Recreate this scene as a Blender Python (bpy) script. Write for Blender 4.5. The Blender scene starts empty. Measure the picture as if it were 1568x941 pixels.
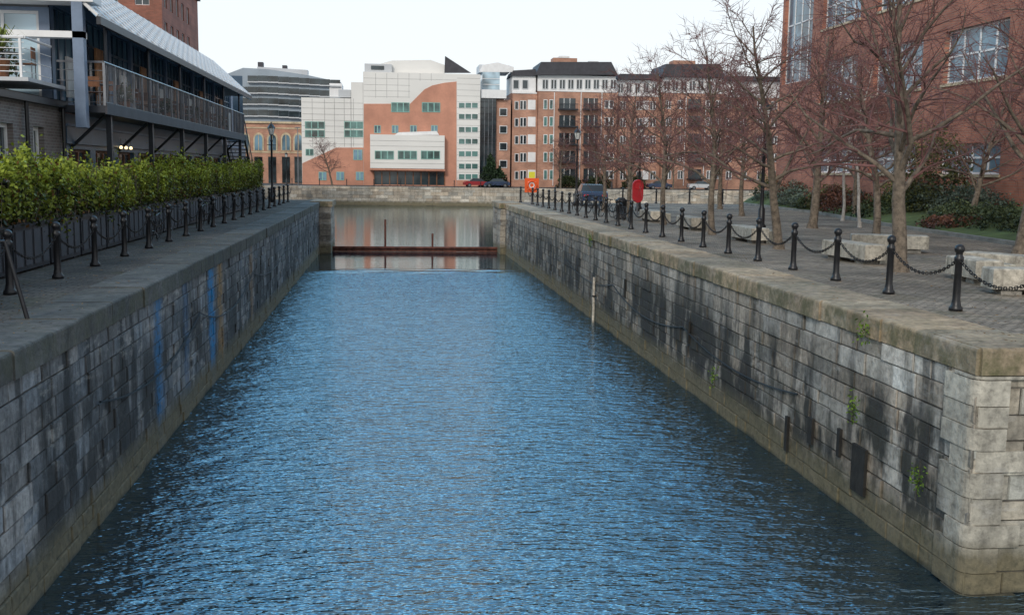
import bpy, math, random
import numpy as np
from mathutils import Vector, Matrix
random.seed(7); rng=np.random.default_rng(7)
sc=bpy.context.scene
CAMZ=5.76; QZ=3.46; FZ=2.9; XL=-4.65; XR=7.88
F=1597.8; PSI=.1179; TH=.1308; RHO=.0137
# ---------------- camera
fw=Vector((math.sin(PSI)*math.cos(TH),math.cos(PSI)*math.cos(TH),-math.sin(TH)))
r0=Vector((math.cos(PSI),-math.sin(PSI),0)); u0=r0.cross(fw)
rr=r0*math.cos(RHO)+u0*math.sin(RHO); uu=-r0*math.sin(RHO)+u0*math.cos(RHO)
cam=bpy.data.cameras.new('camera'); co=bpy.data.objects.new('camera',cam); sc.collection.objects.link(co)
M=Matrix((rr,uu,-fw)).transposed().to_4x4(); M.translation=Vector((0,0,CAMZ)); co.matrix_world=M
cam.sensor_width=36; cam.lens=36*F/1568; cam.clip_end=6000; cam.clip_start=.1
sc.camera=co
# survey of the facades: sight-line measurements intersected with the facade planes
def _ray(u,v): return fw*F+rr*(u-784)+uu*(470.5-v)
def py(u,v,D):
    d=_ray(u,v); s=D/d.y; return d.x*s, CAMZ+d.z*s
# ---------------- materials
MATS={}
def newmat(n):
    m=bpy.data.materials.new(n); m.use_nodes=True; nt=m.node_tree
    for x in list(nt.nodes): nt.nodes.remove(x)
    o=nt.nodes.new('ShaderNodeOutputMaterial'); b=nt.nodes.new('ShaderNodeBsdfPrincipled')
    nt.links.new(b.outputs[0],o.inputs[0]); MATS[n]=m
    return m,nt,b
def N(nt,t,**k):
    n=nt.nodes.new(t)
    for a,v in k.items(): setattr(n,a,v)
    return n
def coords(nt,scale=(1,1,1)):
    g=N(nt,'ShaderNodeNewGeometry'); o=g.outputs['Position']
    mp=N(nt,'ShaderNodeMapping'); mp.inputs['Scale'].default_value=scale
    nt.links.new(o,mp.inputs['Vector']); return mp.outputs[0]
def noise(nt,vec,scale,detail=3,rough=.55):
    n=N(nt,'ShaderNodeTexNoise'); n.inputs['Scale'].default_value=scale; n.inputs['Detail'].default_value=detail
    n.inputs['Roughness'].default_value=rough; nt.links.new(vec,n.inputs['Vector']); return n.outputs['Fac']
def ramp(nt,fac,stops):
    r=N(nt,'ShaderNodeValToRGB'); e=r.color_ramp.elements
    while len(e)<len(stops): e.new(.5)
    for i,(p,c) in enumerate(stops):
        e[i].position=p; e[i].color=(c[0],c[1],c[2],1) if isinstance(c,tuple) else (c,c,c,1)
    nt.links.new(fac,r.inputs[0]); return r.outputs[0]
def mix(nt,a,b,f,mode='MIX'):
    m=N(nt,'ShaderNodeMix',data_type='RGBA',blend_type=mode)
    for s,v in ((0,f),(6,a),(7,b)):
        if hasattr(v,'is_linked'): nt.links.new(v,m.inputs[s])
        else: m.inputs[s].default_value=v if s==0 else ((v[0],v[1],v[2],1))
    return m.outputs[2]
def mth(nt,op,a,b_=0.,c=None):
    n=N(nt,'ShaderNodeMath',operation=op)
    for i,q in enumerate((a,b_) if c is None else (a,b_,c)):
        if hasattr(q,'is_linked'): nt.links.new(q,n.inputs[i])
        else: n.inputs[i].default_value=q
    return n.outputs[0]
def posxyz(nt):
    g=N(nt,'ShaderNodeNewGeometry'); sp=N(nt,'ShaderNodeSeparateXYZ'); nt.links.new(g.outputs['Position'],sp.inputs[0]); return sp.outputs
def bump(nt,b,h,strength=.5,dist=.02):
    n=N(nt,'ShaderNodeBump'); n.inputs['Strength'].default_value=strength; n.inputs['Distance'].default_value=dist
    nt.links.new(h,n.inputs['Height']); nt.links.new(n.outputs[0],b.inputs['Normal']); return n
def simple(n,c,rough=.7,metal=0,var=.25,vs=1.5,bs=0,fine=12,spec=None):
    m,nt,b=newmat(n); v=coords(nt)
    a=noise(nt,v,vs,3); f=noise(nt,v,fine,2)
    lo=tuple(x*(1-var) for x in c); hi=tuple(min(1,x*(1+var)) for x in c)
    c1=ramp(nt,a,[(.3,lo),(.7,hi)])
    c2=mix(nt,c1,ramp(nt,f,[(.3,1-var*.6),(.7,1.)]),1.0,'MULTIPLY')
    nt.links.new(c2,b.inputs['Base Color']); b.inputs['Roughness'].default_value=rough; b.inputs['Metallic'].default_value=metal
    if spec is not None: b.inputs['Specular IOR Level'].default_value=spec
    if bs: bump(nt,b,f,bs,.02)
    return m
def stone(n,base,wet=True,moss=0.0,streak=.6,patch=0.,lime=.6,blue=False):
    m,nt,b=newmat(n); v=coords(nt)
    a=N(nt,'ShaderNodeAttribute'); a.attribute_name='col'; X,Y,Z=posxyz(nt)
    big=noise(nt,v,.4,4,.6); fine=noise(nt,v,8,5,.68)
    st=noise(nt,coords(nt,(1.5,1.5,.16)),1.7,4,.6)
    c=mix(nt,base,a.outputs['Color'],1.0,'MULTIPLY')
    c=mix(nt,c,ramp(nt,fine,[(.28,.4),(.5,.9),(.75,1.35)]),.9,'MULTIPLY')
    c=mix(nt,c,ramp(nt,big,[(.3,.6),(.7,1.25)]),.85,'MULTIPLY')
    c=mix(nt,c,ramp(nt,st,[(.38,.15),(.48,.8),(.62,1.15)]),streak,'MULTIPLY')
    wl=noise(nt,coords(nt,(1,1,2.6)),1.2,5,.72)
    c=mix(nt,c,(.50,.48,.44),ramp(nt,wl,[(.54,0.),(.66,lime)]))
    if patch>0:
        pn=noise(nt,coords(nt,(.85,.85,.33)),1.25,5,.6)
        zf=ramp(nt,mth(nt,'MULTIPLY',Z,.3),[(0.,1.),(.62,1.),(.86,.05)])
        c=mix(nt,c,(.024,.023,.022),mth(nt,'MULTIPLY',ramp(nt,pn,[(.45,0.),(.54,patch)]),zf))
    if blue:
        for yc,w_,colr,am in ((28.,.6,(.02,.19,.42),1.),(21.6,.5,(.03,.15,.32),.85),(29.4,.6,(.34,.20,.07),.8),(36,.5,(.28,.17,.08),.6),(24.5,.4,(.04,.12,.25),.5)):
            d=mth(nt,'ABSOLUTE',mth(nt,'SUBTRACT',mth(nt,'ADD',Y,mth(nt,'MULTIPLY',fine,.5)),yc+.25)); k=ramp(nt,mth(nt,'DIVIDE',d,w_),[(0.3,am),(1.,0.)])
            c=mix(nt,c,colr,mth(nt,'MULTIPLY',k,ramp(nt,fine,[(.38,.15),(.52,1.)])))
    if wet:
        ad=mth(nt,'MULTIPLY_ADD',st,-.9,Z)
        c=mix(nt,c,(.03,.032,.018),ramp(nt,ad,[(0.,.85),(.10,.5),(.35,0.)]))
        w2=ramp(nt,mth(nt,'ADD',Z,mth(nt,'MULTIPLY',big,.3)),[(.12,0.),(.22,.8),(.6,.65),(.95,0.)])
        c=mix(nt,c,(.24,.20,.12),mth(nt,'MULTIPLY',w2,ramp(nt,fine,[(.3,.3),(.6,.95)])))
    if moss>0:
        mn=noise(nt,v,2.2,4,.65)
        mf=ramp(nt,mn,[(.40,0.),(.60,moss)])
        if not wet:  # damp vertical faces just under the lip grow more algae
            zl=ramp(nt,mth(nt,'SUBTRACT',Z,QZ-.5),[(0.,1.),(.42,.9),(.5,.4)]); mf=mth(nt,'MULTIPLY',mf,zl)
        c=mix(nt,c,(.085,.09,.035),mf)
    nt.links.new(c,b.inputs['Base Color']); b.inputs['Roughness'].default_value=.85
    bump(nt,b,fine,.8,.035)
    return m
def brick(n,axis,c1,c2,mortar,s=1.0):
    m,nt,b=newmat(n); p=posxyz(nt)
    cb=N(nt,'ShaderNodeCombineXYZ'); nt.links.new(p[0 if axis=='x' else 1],cb.inputs[0]); nt.links.new(p[2],cb.inputs[1])
    t=N(nt,'ShaderNodeTexBrick'); nt.links.new(cb.outputs[0],t.inputs['Vector']); t.inputs['Scale'].default_value=1
    t.inputs['Brick Width'].default_value=.225*s; t.inputs['Row Height'].default_value=.075*s; t.inputs['Mortar Size'].default_value=.008*s
    t.inputs['Color1'].default_value=(*c1,1); t.inputs['Color2'].default_value=(*c2,1); t.inputs['Mortar'].default_value=(*mortar,1)
    v=coords(nt); big=noise(nt,v,.5,4,.6)
    c=mix(nt,t.outputs['Color'],ramp(nt,big,[(.3,.7),(.7,1.2)]),1.,'MULTIPLY')
    nt.links.new(c,b.inputs['Base Color']); b.inputs['Roughness'].default_value=.85
    return m
def glass(n,c=(.02,.03,.035),rough=.08):
    m,nt,b=newmat(n); v=coords(nt); a=noise(nt,v,.35,2)
    nt.links.new(ramp(nt,a,[(.35,tuple(x*.4 for x in c)),(.65,tuple(x*2. for x in c))]),b.inputs['Base Color'])
    b.inputs['Roughness'].default_value=rough; b.inputs['Specular IOR Level'].default_value=.8
    bump(nt,b,noise(nt,v,.8,1),.15,.02); return m
def leafmat(n,rough=.6):
    m,nt,b=newmat(n); a=N(nt,'ShaderNodeAttribute'); a.attribute_name='col'
    nt.links.new(a.outputs['Color'],b.inputs['Base Color']); b.inputs['Roughness'].default_value=rough
    b.inputs['Specular IOR Level'].default_value=.25; return m
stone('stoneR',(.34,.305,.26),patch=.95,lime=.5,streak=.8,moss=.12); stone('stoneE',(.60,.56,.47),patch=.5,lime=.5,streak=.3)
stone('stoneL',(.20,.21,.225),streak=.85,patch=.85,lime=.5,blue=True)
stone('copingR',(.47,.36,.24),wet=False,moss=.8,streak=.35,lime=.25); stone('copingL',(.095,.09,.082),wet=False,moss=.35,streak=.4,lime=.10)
stone('stoneFar',(.5,.44,.36),wet=True,streak=.3); stone('granite',(.52,.49,.43),wet=False,streak=.5,lime=.2)
simple('mortar',(.10,.095,.085),.95,var=.5)
simple('blackpaint',(.012,.013,.016),.4,var=.3,vs=6); simple('chainmetal',(.02,.02,.022),.5,metal=.4)
simple('rust',(.14,.05,.035),.85,var=.5,vs=3,bs=.5); simple('timber',(.022,.02,.017),.9,var=.5,vs=4,bs=.5)
simple('whitepaint',(.8,.8,.8),.5,var=.06); simple('whitepanel',(.76,.75,.72),.5,var=.05,vs=.2)
simple('joint',(.36,.36,.35),.8); simple('greypanel',(.52,.54,.56),.5,var=.08,vs=.3); simple('bluegrey',(.30,.36,.42),.45,var=.1,vs=.3)
simple('terracotta',(.56,.27,.185),.8,var=.14,vs=.4,fine=3); simple('slate',(.055,.055,.065),.7,var=.2)
simple('bluepaint',(.05,.10,.16),.4,var=.15); simple('bluelight',(.17,.23,.33),.5,var=.12)
simple('darksteel',(.03,.035,.045),.45,metal=.3); simple('greysteel',(.22,.23,.25),.4,metal=.5); simple('wood',(.22,.09,.04),.6,var=.35,vs=5)
simple('red',(.6,.02,.03),.4,var=.1); simple('darkred',(.28,.02,.025),.35,var=.1); simple('orange',(.85,.12,.02),.45,var=.08); simple('yellow',(.75,.7,.05),.5,var=.05)
simple('greenframe',(.25,.47,.42),.5,var=.1); simple('tarmac',(.06,.06,.06),.9,var=.3,vs=.6,bs=.3,fine=25)
simple('grass',(.08,.115,.03),.95,var=.5,vs=.8,bs=.8,fine=20); simple('soil',(.045,.033,.022),.95,var=.4,bs=.8)
simple('ground',(.12,.11,.095),.95,var=.3,vs=.1); simple('hedgecore',(.012,.018,.008),.95)
simple('bark',(.18,.145,.11),.9,var=.5,vs=8,bs=.8,fine=40); simple('twig',(.19,.09,.085),.85,var=.3,vs=2)
simple('birch',(.5,.47,.43),.8,var=.25,vs=5,bs=.4); simple('cream',(.55,.45,.3),.7); simple('rubber',(.02,.02,.02),.7)
simple('carpaint',(.03,.05,.1),.25); simple('kerbstone',(.25,.25,.23),.85,var=.3,bs=.3); simple('interior',(.42,.20,.085),.8,var=.6,vs=1.1)
simple('postpaint',(.55,.5,.42),.7,var=.4,vs=6); simple('canvas',(.62,.62,.6),.8,var=.15)
brick('brickFar','x',(.50,.245,.16),(.40,.19,.125),(.42,.33,.27),2.2)
brick('brickE','y',(.46,.175,.11),(.35,.13,.085),(.30,.20,.15),1.6)
brick('brickL','y',(.13,.11,.10),(.20,.165,.155),(.26,.25,.24),1.1)
brick('brickLx','x',(.34,.12,.08),(.25,.09,.06),(.22,.15,.12),1.6)
glass('glass'); glass('glassblue',(.10,.17,.22),.12); glass('glassgreen',(.06,.13,.12)); glass('glasslight',(.3,.4,.46),.1)
leafmat('leaf')
m,nt,b=newmat('lamp'); b.inputs['Emission Color'].default_value=(1,.75,.4,1); b.inputs['Emission Strength'].default_value=2
m,nt,b=newmat('lampglass'); b.inputs['Base Color'].default_value=(.6,.62,.6,1); b.inputs['Roughness'].default_value=.1
def cobble(n,c1,c2,mort,w=.22,h=.13):
    m,nt,b=newmat(n); v=coords(nt)
    wv=N(nt,'ShaderNodeVectorMath',operation='ADD'); nn=N(nt,'ShaderNodeTexNoise'); nn.inputs['Scale'].default_value=3.; nt.links.new(v,nn.inputs['Vector'])
    sc_=N(nt,'ShaderNodeVectorMath',operation='SCALE'); nt.links.new(nn.outputs['Color'],sc_.inputs[0]); sc_.inputs['Scale'].default_value=.05
    nt.links.new(v,wv.inputs[0]); nt.links.new(sc_.outputs[0],wv.inputs[1])
    t=N(nt,'ShaderNodeTexBrick'); nt.links.new(wv.outputs[0],t.inputs['Vector']); t.inputs['Scale'].default_value=1
    t.inputs['Brick Width'].default_value=w; t.inputs['Row Height'].default_value=h; t.inputs['Mortar Size'].default_value=.013; t.inputs['Mortar Smooth'].default_value=.4
    t.inputs['Color1'].default_value=(*c1,1); t.inputs['Color2'].default_value=(*c2,1); t.inputs['Mortar'].default_value=(*mort,1)
    big=noise(nt,v,.5,5,.65); fine=noise(nt,v,14,3)
    c=mix(nt,t.outputs['Color'],ramp(nt,big,[(.3,.45),(.7,1.4)]),1.,'MULTIPLY')
    c=mix(nt,c,ramp(nt,fine,[(.3,.65),(.7,1.2)]),1.,'MULTIPLY')
    mo=noise(nt,v,.9,4,.7); c=mix(nt,c,(.07,.07,.03),ramp(nt,mo,[(.53,0.),(.68,.5)]))
    nt.links.new(c,b.inputs['Base Color']); b.inputs['Roughness'].default_value=.9; b.inputs['Specular IOR Level'].default_value=.25
    inv=mth(nt,'SUBTRACT',1.,t.outputs['Fac']); bump(nt,b,inv,.6,.02); return m
cobble('settsR',(.36,.30,.235),(.24,.205,.165),(.08,.07,.05)); cobble('settsL',(.125,.11,.095),(.085,.077,.068),(.04,.035,.028),.3,.16)
# water: dark body, strongly reflecting wind-rippled surface; the ripples die out beyond the gate
m,nt,b=newmat('water'); X,Y,Z=posxyz(nt)
wv=coords(nt,(1,1,1)); 
rot=N(nt,'ShaderNodeMapping'); rot.inputs['Rotation'].default_value=(0,0,.2); rot.inputs['Scale'].default_value=(1.7,4.9,1); nt.links.new(wv,rot.inputs[0])
n1=noise(nt,rot.outputs[0],1.,3,.6)
n3=noise(nt,coords(nt,(.4,.75,1)),1.,2,.5)
h=mth(nt,'ADD',n1,mth(nt,'MULTIPLY',n3,.9))
mr=N(nt,'ShaderNodeMapRange'); mr.interpolation_type='SMOOTHSTEP'
nt.links.new(mth(nt,'ADD',Y,mth(nt,'MULTIPLY',n3,6.)),mr.inputs[0]); mr.inputs[1].default_value=59; mr.inputs[2].default_value=64; mr.inputs[3].default_value=1.; mr.inputs[4].default_value=.035
h=mth(nt,'MULTIPLY',h,mr.outputs[0])
bp=bump(nt,b,h,1.,.165)
b.inputs['Base Color'].default_value=(.003,.014,.028,1); b.inputs['Roughness'].default_value=.06; b.inputs['IOR'].default_value=1.95
b.inputs['Specular Tint'].default_value=(.85,.95,1,1)
gl=N(nt,'ShaderNodeBsdfGlossy'); gl.inputs['Color'].default_value=(.62,.90,1,1); gl.inputs['Roughness'].default_value=.06; nt.links.new(bp.outputs[0],gl.inputs['Normal'])
mx=N(nt,'ShaderNodeMixShader'); mx.inputs[0].default_value=.22; nt.links.new(b.outputs[0],mx.inputs[1]); nt.links.new(gl.outputs[0],mx.inputs[2])
nt.links.new(mx.outputs[0],[x for x in nt.nodes if x.type=='OUTPUT_MATERIAL'][0].inputs[0])
# ---------------- mesh builder
class MB:
    def __init__(s): s.v=[];s.f=[];s.m=[];s.c=[];s.mats=[]
    def mi(s,m):
        if m not in s.mats: s.mats.append(m)
        return s.mats.index(m)
    def face(s,pts,m,c=(1,1,1)):
        k=len(s.v); s.v+= [tuple(p) for p in pts]; s.f.append(tuple(range(k,k+len(pts)))); s.m.append(s.mi(m)); s.c.append(c)
    def box(s,x0,x1,y0,y1,z0,z1,m,c=(1,1,1)):
        if x0>x1:x0,x1=x1,x0
        if y0>y1:y0,y1=y1,y0
        if z0>z1:z0,z1=z1,z0
        k=len(s.v); s.v+=[(x0,y0,z0),(x1,y0,z0),(x1,y1,z0),(x0,y1,z0),(x0,y0,z1),(x1,y0,z1),(x1,y1,z1),(x0,y1,z1)]
        for q in ((0,3,2,1),(4,5,6,7),(0,1,5,4),(1,2,6,5),(2,3,7,6),(3,0,4,7)):
            s.f.append(tuple(k+i for i in q)); s.m.append(s.mi(m)); s.c.append(c)
    def tube(s,p0,p1,ra,rb,n,m,c=(1,1,1),cap=True):
        p0=Vector(p0);p1=Vector(p1);d=(p1-p0)
        if d.length<1e-6:return
        d.normalize(); a=d.orthogonal().normalized(); b_=d.cross(a); k=len(s.v)
        for p,r in((p0,ra),(p1,rb)):
            for i in range(n):
                t=2*math.pi*i/n; s.v.append(tuple(p+a*math.cos(t)*r+b_*math.sin(t)*r))
        mi=s.mi(m)
        for i in range(n):
            j=(i+1)%n; s.f.append((k+i,k+j,k+n+j,k+n+i)); s.m.append(mi); s.c.append(c)
        if cap:
            s.f.append(tuple(k+i for i in reversed(range(n)))); s.m.append(mi); s.c.append(c)
            s.f.append(tuple(k+n+i for i in range(n))); s.m.append(mi); s.c.append(c)
    def lathe(s,prof,n,m,o=(0,0,0),c=(1,1,1)):
        k=len(s.v); mi=s.mi(m)
        for r,z in prof:
            for i in range(n):
                t=2*math.pi*i/n; s.v.append((o[0]+r*math.cos(t),o[1]+r*math.sin(t),o[2]+z))
        for a in range(len(prof)-1):
            for i in range(n):
                j=(i+1)%n; s.f.append((k+a*n+i,k+a*n+j,k+(a+1)*n+j,k+(a+1)*n+i)); s.m.append(mi); s.c.append(c)
    def ring(s,cn,ax,R,r,m,n=20,k=6,sx=1,sz=1):
        cn=Vector(cn);ax=Vector(ax).normalized();a=ax.orthogonal().normalized();b_=ax.cross(a)
        if abs(ax.z)<.5: b_=Vector((0,0,1)); a=b_.cross(ax)
        pts=[cn+a*math.cos(2*math.pi*i/n)*R*sx+b_*math.sin(2*math.pi*i/n)*R*sz for i in range(n)]
        for i in range(n): s.tube(pts[i],pts[(i+1)%n],r,r,k,m,cap=False)
    def prism(s,pts,y0,y1,m):
        k=len(pts); a=[(x,y0,z) for x,z in pts]; b_=[(x,y1,z) for x,z in pts]
        s.face(a,m); s.face(b_[::-1],m)
        for i in range(k):
            j=(i+1)%k; s.face([a[i],b_[i],b_[j],a[j]],m)
    def obj(s,name,parent=None,smooth=False,loc=None):
        me=bpy.data.meshes.new(name); me.from_pydata(s.v,[],s.f)
        for q in s.mats: me.materials.append(MATS[q])
        me.polygons.foreach_set('material_index',s.m)
        at=me.color_attributes.new('col','FLOAT_COLOR','CORNER')
        lens=[len(f) for f in s.f]; arr=np.repeat(np.array([(c[0],c[1],c[2],1) for c in s.c],dtype=np.float32),lens,axis=0)
        at.data.foreach_set('color',arr.ravel())
        if smooth: me.polygons.foreach_set('use_smooth',[True]*len(s.f))
        me.update(); o=bpy.data.objects.new(name,me); sc.collection.objects.link(o)
        if loc: o.location=loc
        if parent: o.parent=parent
        return o
def inst(o,name,loc,rz=0,sc_=1,parent=None):
    q=bpy.data.objects.new(name,o.data); q.location=loc; q.rotation_euler=(0,0,rz); q.scale=(sc_,)*3
    sc.collection.objects.link(q)
    if parent: q.parent=parent
    for ch in o.children:
        d=bpy.data.objects.new(ch.name.split('.')[0],ch.data); d.matrix_local=ch.matrix_local; sc.collection.objects.link(d); d.parent=q
    return q
def empty(name,loc=(0,0,0)):
    e=bpy.data.objects.new(name,None); e.location=loc; sc.collection.objects.link(e); e.empty_display_size=.5; return e
def facade(mb,P0,U,Nn,W,H,ops,wm,gm='glass',fm='whitepaint',depth=.18,fr=.06,mull=2,trans=0):
    P0=Vector(P0);U=Vector(U);Nn=Vector(Nn);Z=Vector((0,0,1))
    us=sorted(set([0,W]+[x for o in ops for x in o[:2]])); zs=sorted(set([0,H]+[x for o in ops for x in o[2:4]]))
    P=lambda a,z,d=0:P0+U*a+Z*z-Nn*d
    for i in range(len(us)-1):
        for j in range(len(zs)-1):
            a=(us[i]+us[i+1])/2; z=(zs[j]+zs[j+1])/2
            if any(o[0]<a<o[1] and o[2]<z<o[3] for o in ops): continue
            mb.face([P(us[i],zs[j]),P(us[i+1],zs[j]),P(us[i+1],zs[j+1]),P(us[i],zs[j+1])],wm)
    for o in ops:
        a,b_,c,d=o[:4]
        for q in ([P(a,c),P(a,c,depth),P(a,d,depth),P(a,d)],[P(b_,c),P(b_,d),P(b_,d,depth),P(b_,c,depth)],[P(a,c),P(b_,c),P(b_,c,depth),P(a,c,depth)],[P(a,d),P(a,d,depth),P(b_,d,depth),P(b_,d)]): mb.face(q,wm)
        mb.face([P(a,c,depth),P(b_,c,depth),P(b_,d,depth),P(a,d,depth)],gm)
        def bar(u_0,u_1,z_0,z_1):
            e=depth-.05
            A,B,C,D=P(u_0,z_0,e),P(u_1,z_0,e),P(u_1,z_1,e),P(u_0,z_1,e); mb.face([A,B,C,D],fm)
            a2,b2,c2,d2=[q-Nn*.046 for q in (A,B,C,D)]
            for q in ([A,a2,b2,B],[B,b2,c2,C],[C,c2,d2,D],[D,d2,a2,A]): mb.face(q,fm)
        bar(a,a+fr,c,d);bar(b_-fr,b_,c,d);bar(a+fr,b_-fr,c,c+fr);bar(a+fr,b_-fr,d-fr,d)
        for k in range(1,mull):
            x=a+(b_-a)*k/mull; bar(x-fr/2,x+fr/2,c+fr,d-fr)
        if trans: bar(a+fr,b_-fr,c+(d-c)*trans,c+(d-c)*trans+fr)
def leaves(name,P,size,cols,mat='leaf',up=.0,parent=None,asp=.55):
    n=len(P); P=np.asarray(P,float)
    a=rng.normal(size=(n,3)); a/=np.linalg.norm(a,axis=1)[:,None]
    b_=rng.normal(size=(n,3)); b_=np.cross(a,b_); b_/=np.linalg.norm(b_,axis=1)[:,None]
    s=size*rng.uniform(.6,1.3,n)[:,None]
    V=np.stack([P-a*s,P-b_*s*asp,P+a*s,P+b_*s*asp],1).reshape(-1,3)
    me=bpy.data.meshes.new(name); me.vertices.add(4*n); me.vertices.foreach_set('co',V.ravel().astype(np.float32))
    me.loops.add(4*n); me.loops.foreach_set('vertex_index',np.arange(4*n,dtype=np.int32))
    me.polygons.add(n); me.polygons.foreach_set('loop_start',np.arange(0,4*n,4,dtype=np.int32))
    at=me.color_attributes.new('col','FLOAT_COLOR','CORNER'); C=np.concatenate([cols,np.ones((n,1))],1)
    at.data.foreach_set('color',np.repeat(C,4,axis=0).astype(np.float32).ravel())
    me.materials.append(MATS[mat]); me.update(calc_edges=True); me.validate()
    o=bpy.data.objects.new(name,me); sc.collection.objects.link(o)
    if parent: o.parent=parent
    return o
def lump(P,s=1.):
    x,y,z=P[:,0]*s,P[:,1]*s,P[:,2]*s
    return (np.sin(1.7*x+2.1*y+.3)+np.sin(2.9*y-1.3*z+1.1)+np.sin(3.7*z+2.3*x+.7)+np.sin(5.1*y+4.1*x)*.6+np.sin(7.3*y+5.9*z+2)*.5)/4.1
def bush(name,c,rad,n,size,c1,c2,asp=.55,parent=None,cone=False):
    c=np.array(c);rad=np.array(rad)
    d=rng.normal(size=(n,3)); d/=np.linalg.norm(d,axis=1)[:,None]; d[:,2]=np.abs(d[:,2])
    if cone: d[:,:2]*=(1.05-d[:,2:3])**.6
    r=rng.uniform(.5,1,n)**.5
    P=d*rad; r=r*(1+.3*lump(P+c,1.6/max(.4,rad.min()*.8)))
    P=c+d*rad*r[:,None]
    t=np.clip(.5+.5*lump(P,1.9)+rng.normal(size=n)*.22,0,1)[:,None]
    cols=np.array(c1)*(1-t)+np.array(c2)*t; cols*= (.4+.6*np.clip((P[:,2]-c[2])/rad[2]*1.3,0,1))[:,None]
    return leaves(name,P,size,cols,parent=parent,asp=asp)
# ---------------- world and sun
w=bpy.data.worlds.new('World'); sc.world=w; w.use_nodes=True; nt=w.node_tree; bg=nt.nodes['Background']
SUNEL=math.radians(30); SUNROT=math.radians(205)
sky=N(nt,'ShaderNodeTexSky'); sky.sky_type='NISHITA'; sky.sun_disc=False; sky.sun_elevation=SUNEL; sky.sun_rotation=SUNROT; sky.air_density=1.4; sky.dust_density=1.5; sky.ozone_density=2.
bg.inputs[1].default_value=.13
tc=N(nt,'ShaderNodeTexCoord'); sp=N(nt,'ShaderNodeSeparateXYZ'); nt.links.new(tc.outputs['Generated'],sp.inputs[0])
# bright haze low down all round; blue above opposite the sun, boosted out of view to brighten the water's reflections, milky on the sun side
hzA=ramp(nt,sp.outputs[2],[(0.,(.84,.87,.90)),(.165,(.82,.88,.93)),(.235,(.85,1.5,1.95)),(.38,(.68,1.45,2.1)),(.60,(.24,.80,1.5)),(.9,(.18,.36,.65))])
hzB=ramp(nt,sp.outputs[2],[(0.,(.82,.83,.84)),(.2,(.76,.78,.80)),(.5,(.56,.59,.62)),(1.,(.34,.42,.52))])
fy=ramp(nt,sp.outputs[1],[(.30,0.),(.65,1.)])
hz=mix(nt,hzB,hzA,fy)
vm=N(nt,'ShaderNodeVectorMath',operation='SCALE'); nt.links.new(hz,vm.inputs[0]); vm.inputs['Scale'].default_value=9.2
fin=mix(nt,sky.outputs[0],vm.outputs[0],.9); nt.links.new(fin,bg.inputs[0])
sd=Vector((math.sin(SUNROT)*math.cos(SUNEL),math.cos(SUNROT)*math.cos(SUNEL),math.sin(SUNEL)))
sl=bpy.data.lights.new('sun','SUN'); sl.energy=1.7; sl.angle=math.radians(13); sl.color=(1,.93,.84)
so=bpy.data.objects.new('sun',sl); so.rotation_euler=sd.to_track_quat('Z','Y').to_euler(); sc.collection.objects.link(so)
sc.view_settings.view_transform='Standard'; sc.view_settings.look='None'; sc.view_settings.exposure=0
# ---------------- ground & water
mb=MB(); xs=[-1500,-20,XL-.3,XR+.3,60,1500]; ys=[-1500,-40,13.3,75.7,165.4,2500]
gz=lambda y: FZ if y>=165 else QZ
for i in range(5):
    for j in range(5):
        if j==1 and i in(2,3): continue
        if j==2 and i==2: continue
        if j==3 and i in(1,2,3): continue
        mb.face([(xs[i],ys[j],gz(ys[j])),(xs[i+1],ys[j],gz(ys[j])),(xs[i+1],ys[j+1],gz(ys[j+1])),(xs[i],ys[j+1],gz(ys[j+1]))],'ground')
mb.obj('ground')
mb=MB(); mb.face([(-22,-42,0),(62,-42,0),(62,167,0),(-22,167,0)],'water'); mb.obj('water')
mb=MB(); mb.face([(-40,-20,QZ+.004),(XL-.9,-20,QZ+.004),(XL-.9,75,QZ+.004),(-40,75,QZ+.004)],'settsL'); mb.obj('quay_pavement')
mb=MB(); mb.face([(XR+1.2,14.2,QZ+.004),(45,14.2,QZ+.004),(45,75,QZ+.004),(XR+1.2,75,QZ+.004)],'settsR'); mb.obj('quay_pavement')
mb=MB(); mb.face([(-60,166,FZ+.004),(90,166,FZ+.004),(90,185,FZ+.004),(-60,185,FZ+.004)],'tarmac'); mb.obj('road')
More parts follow.
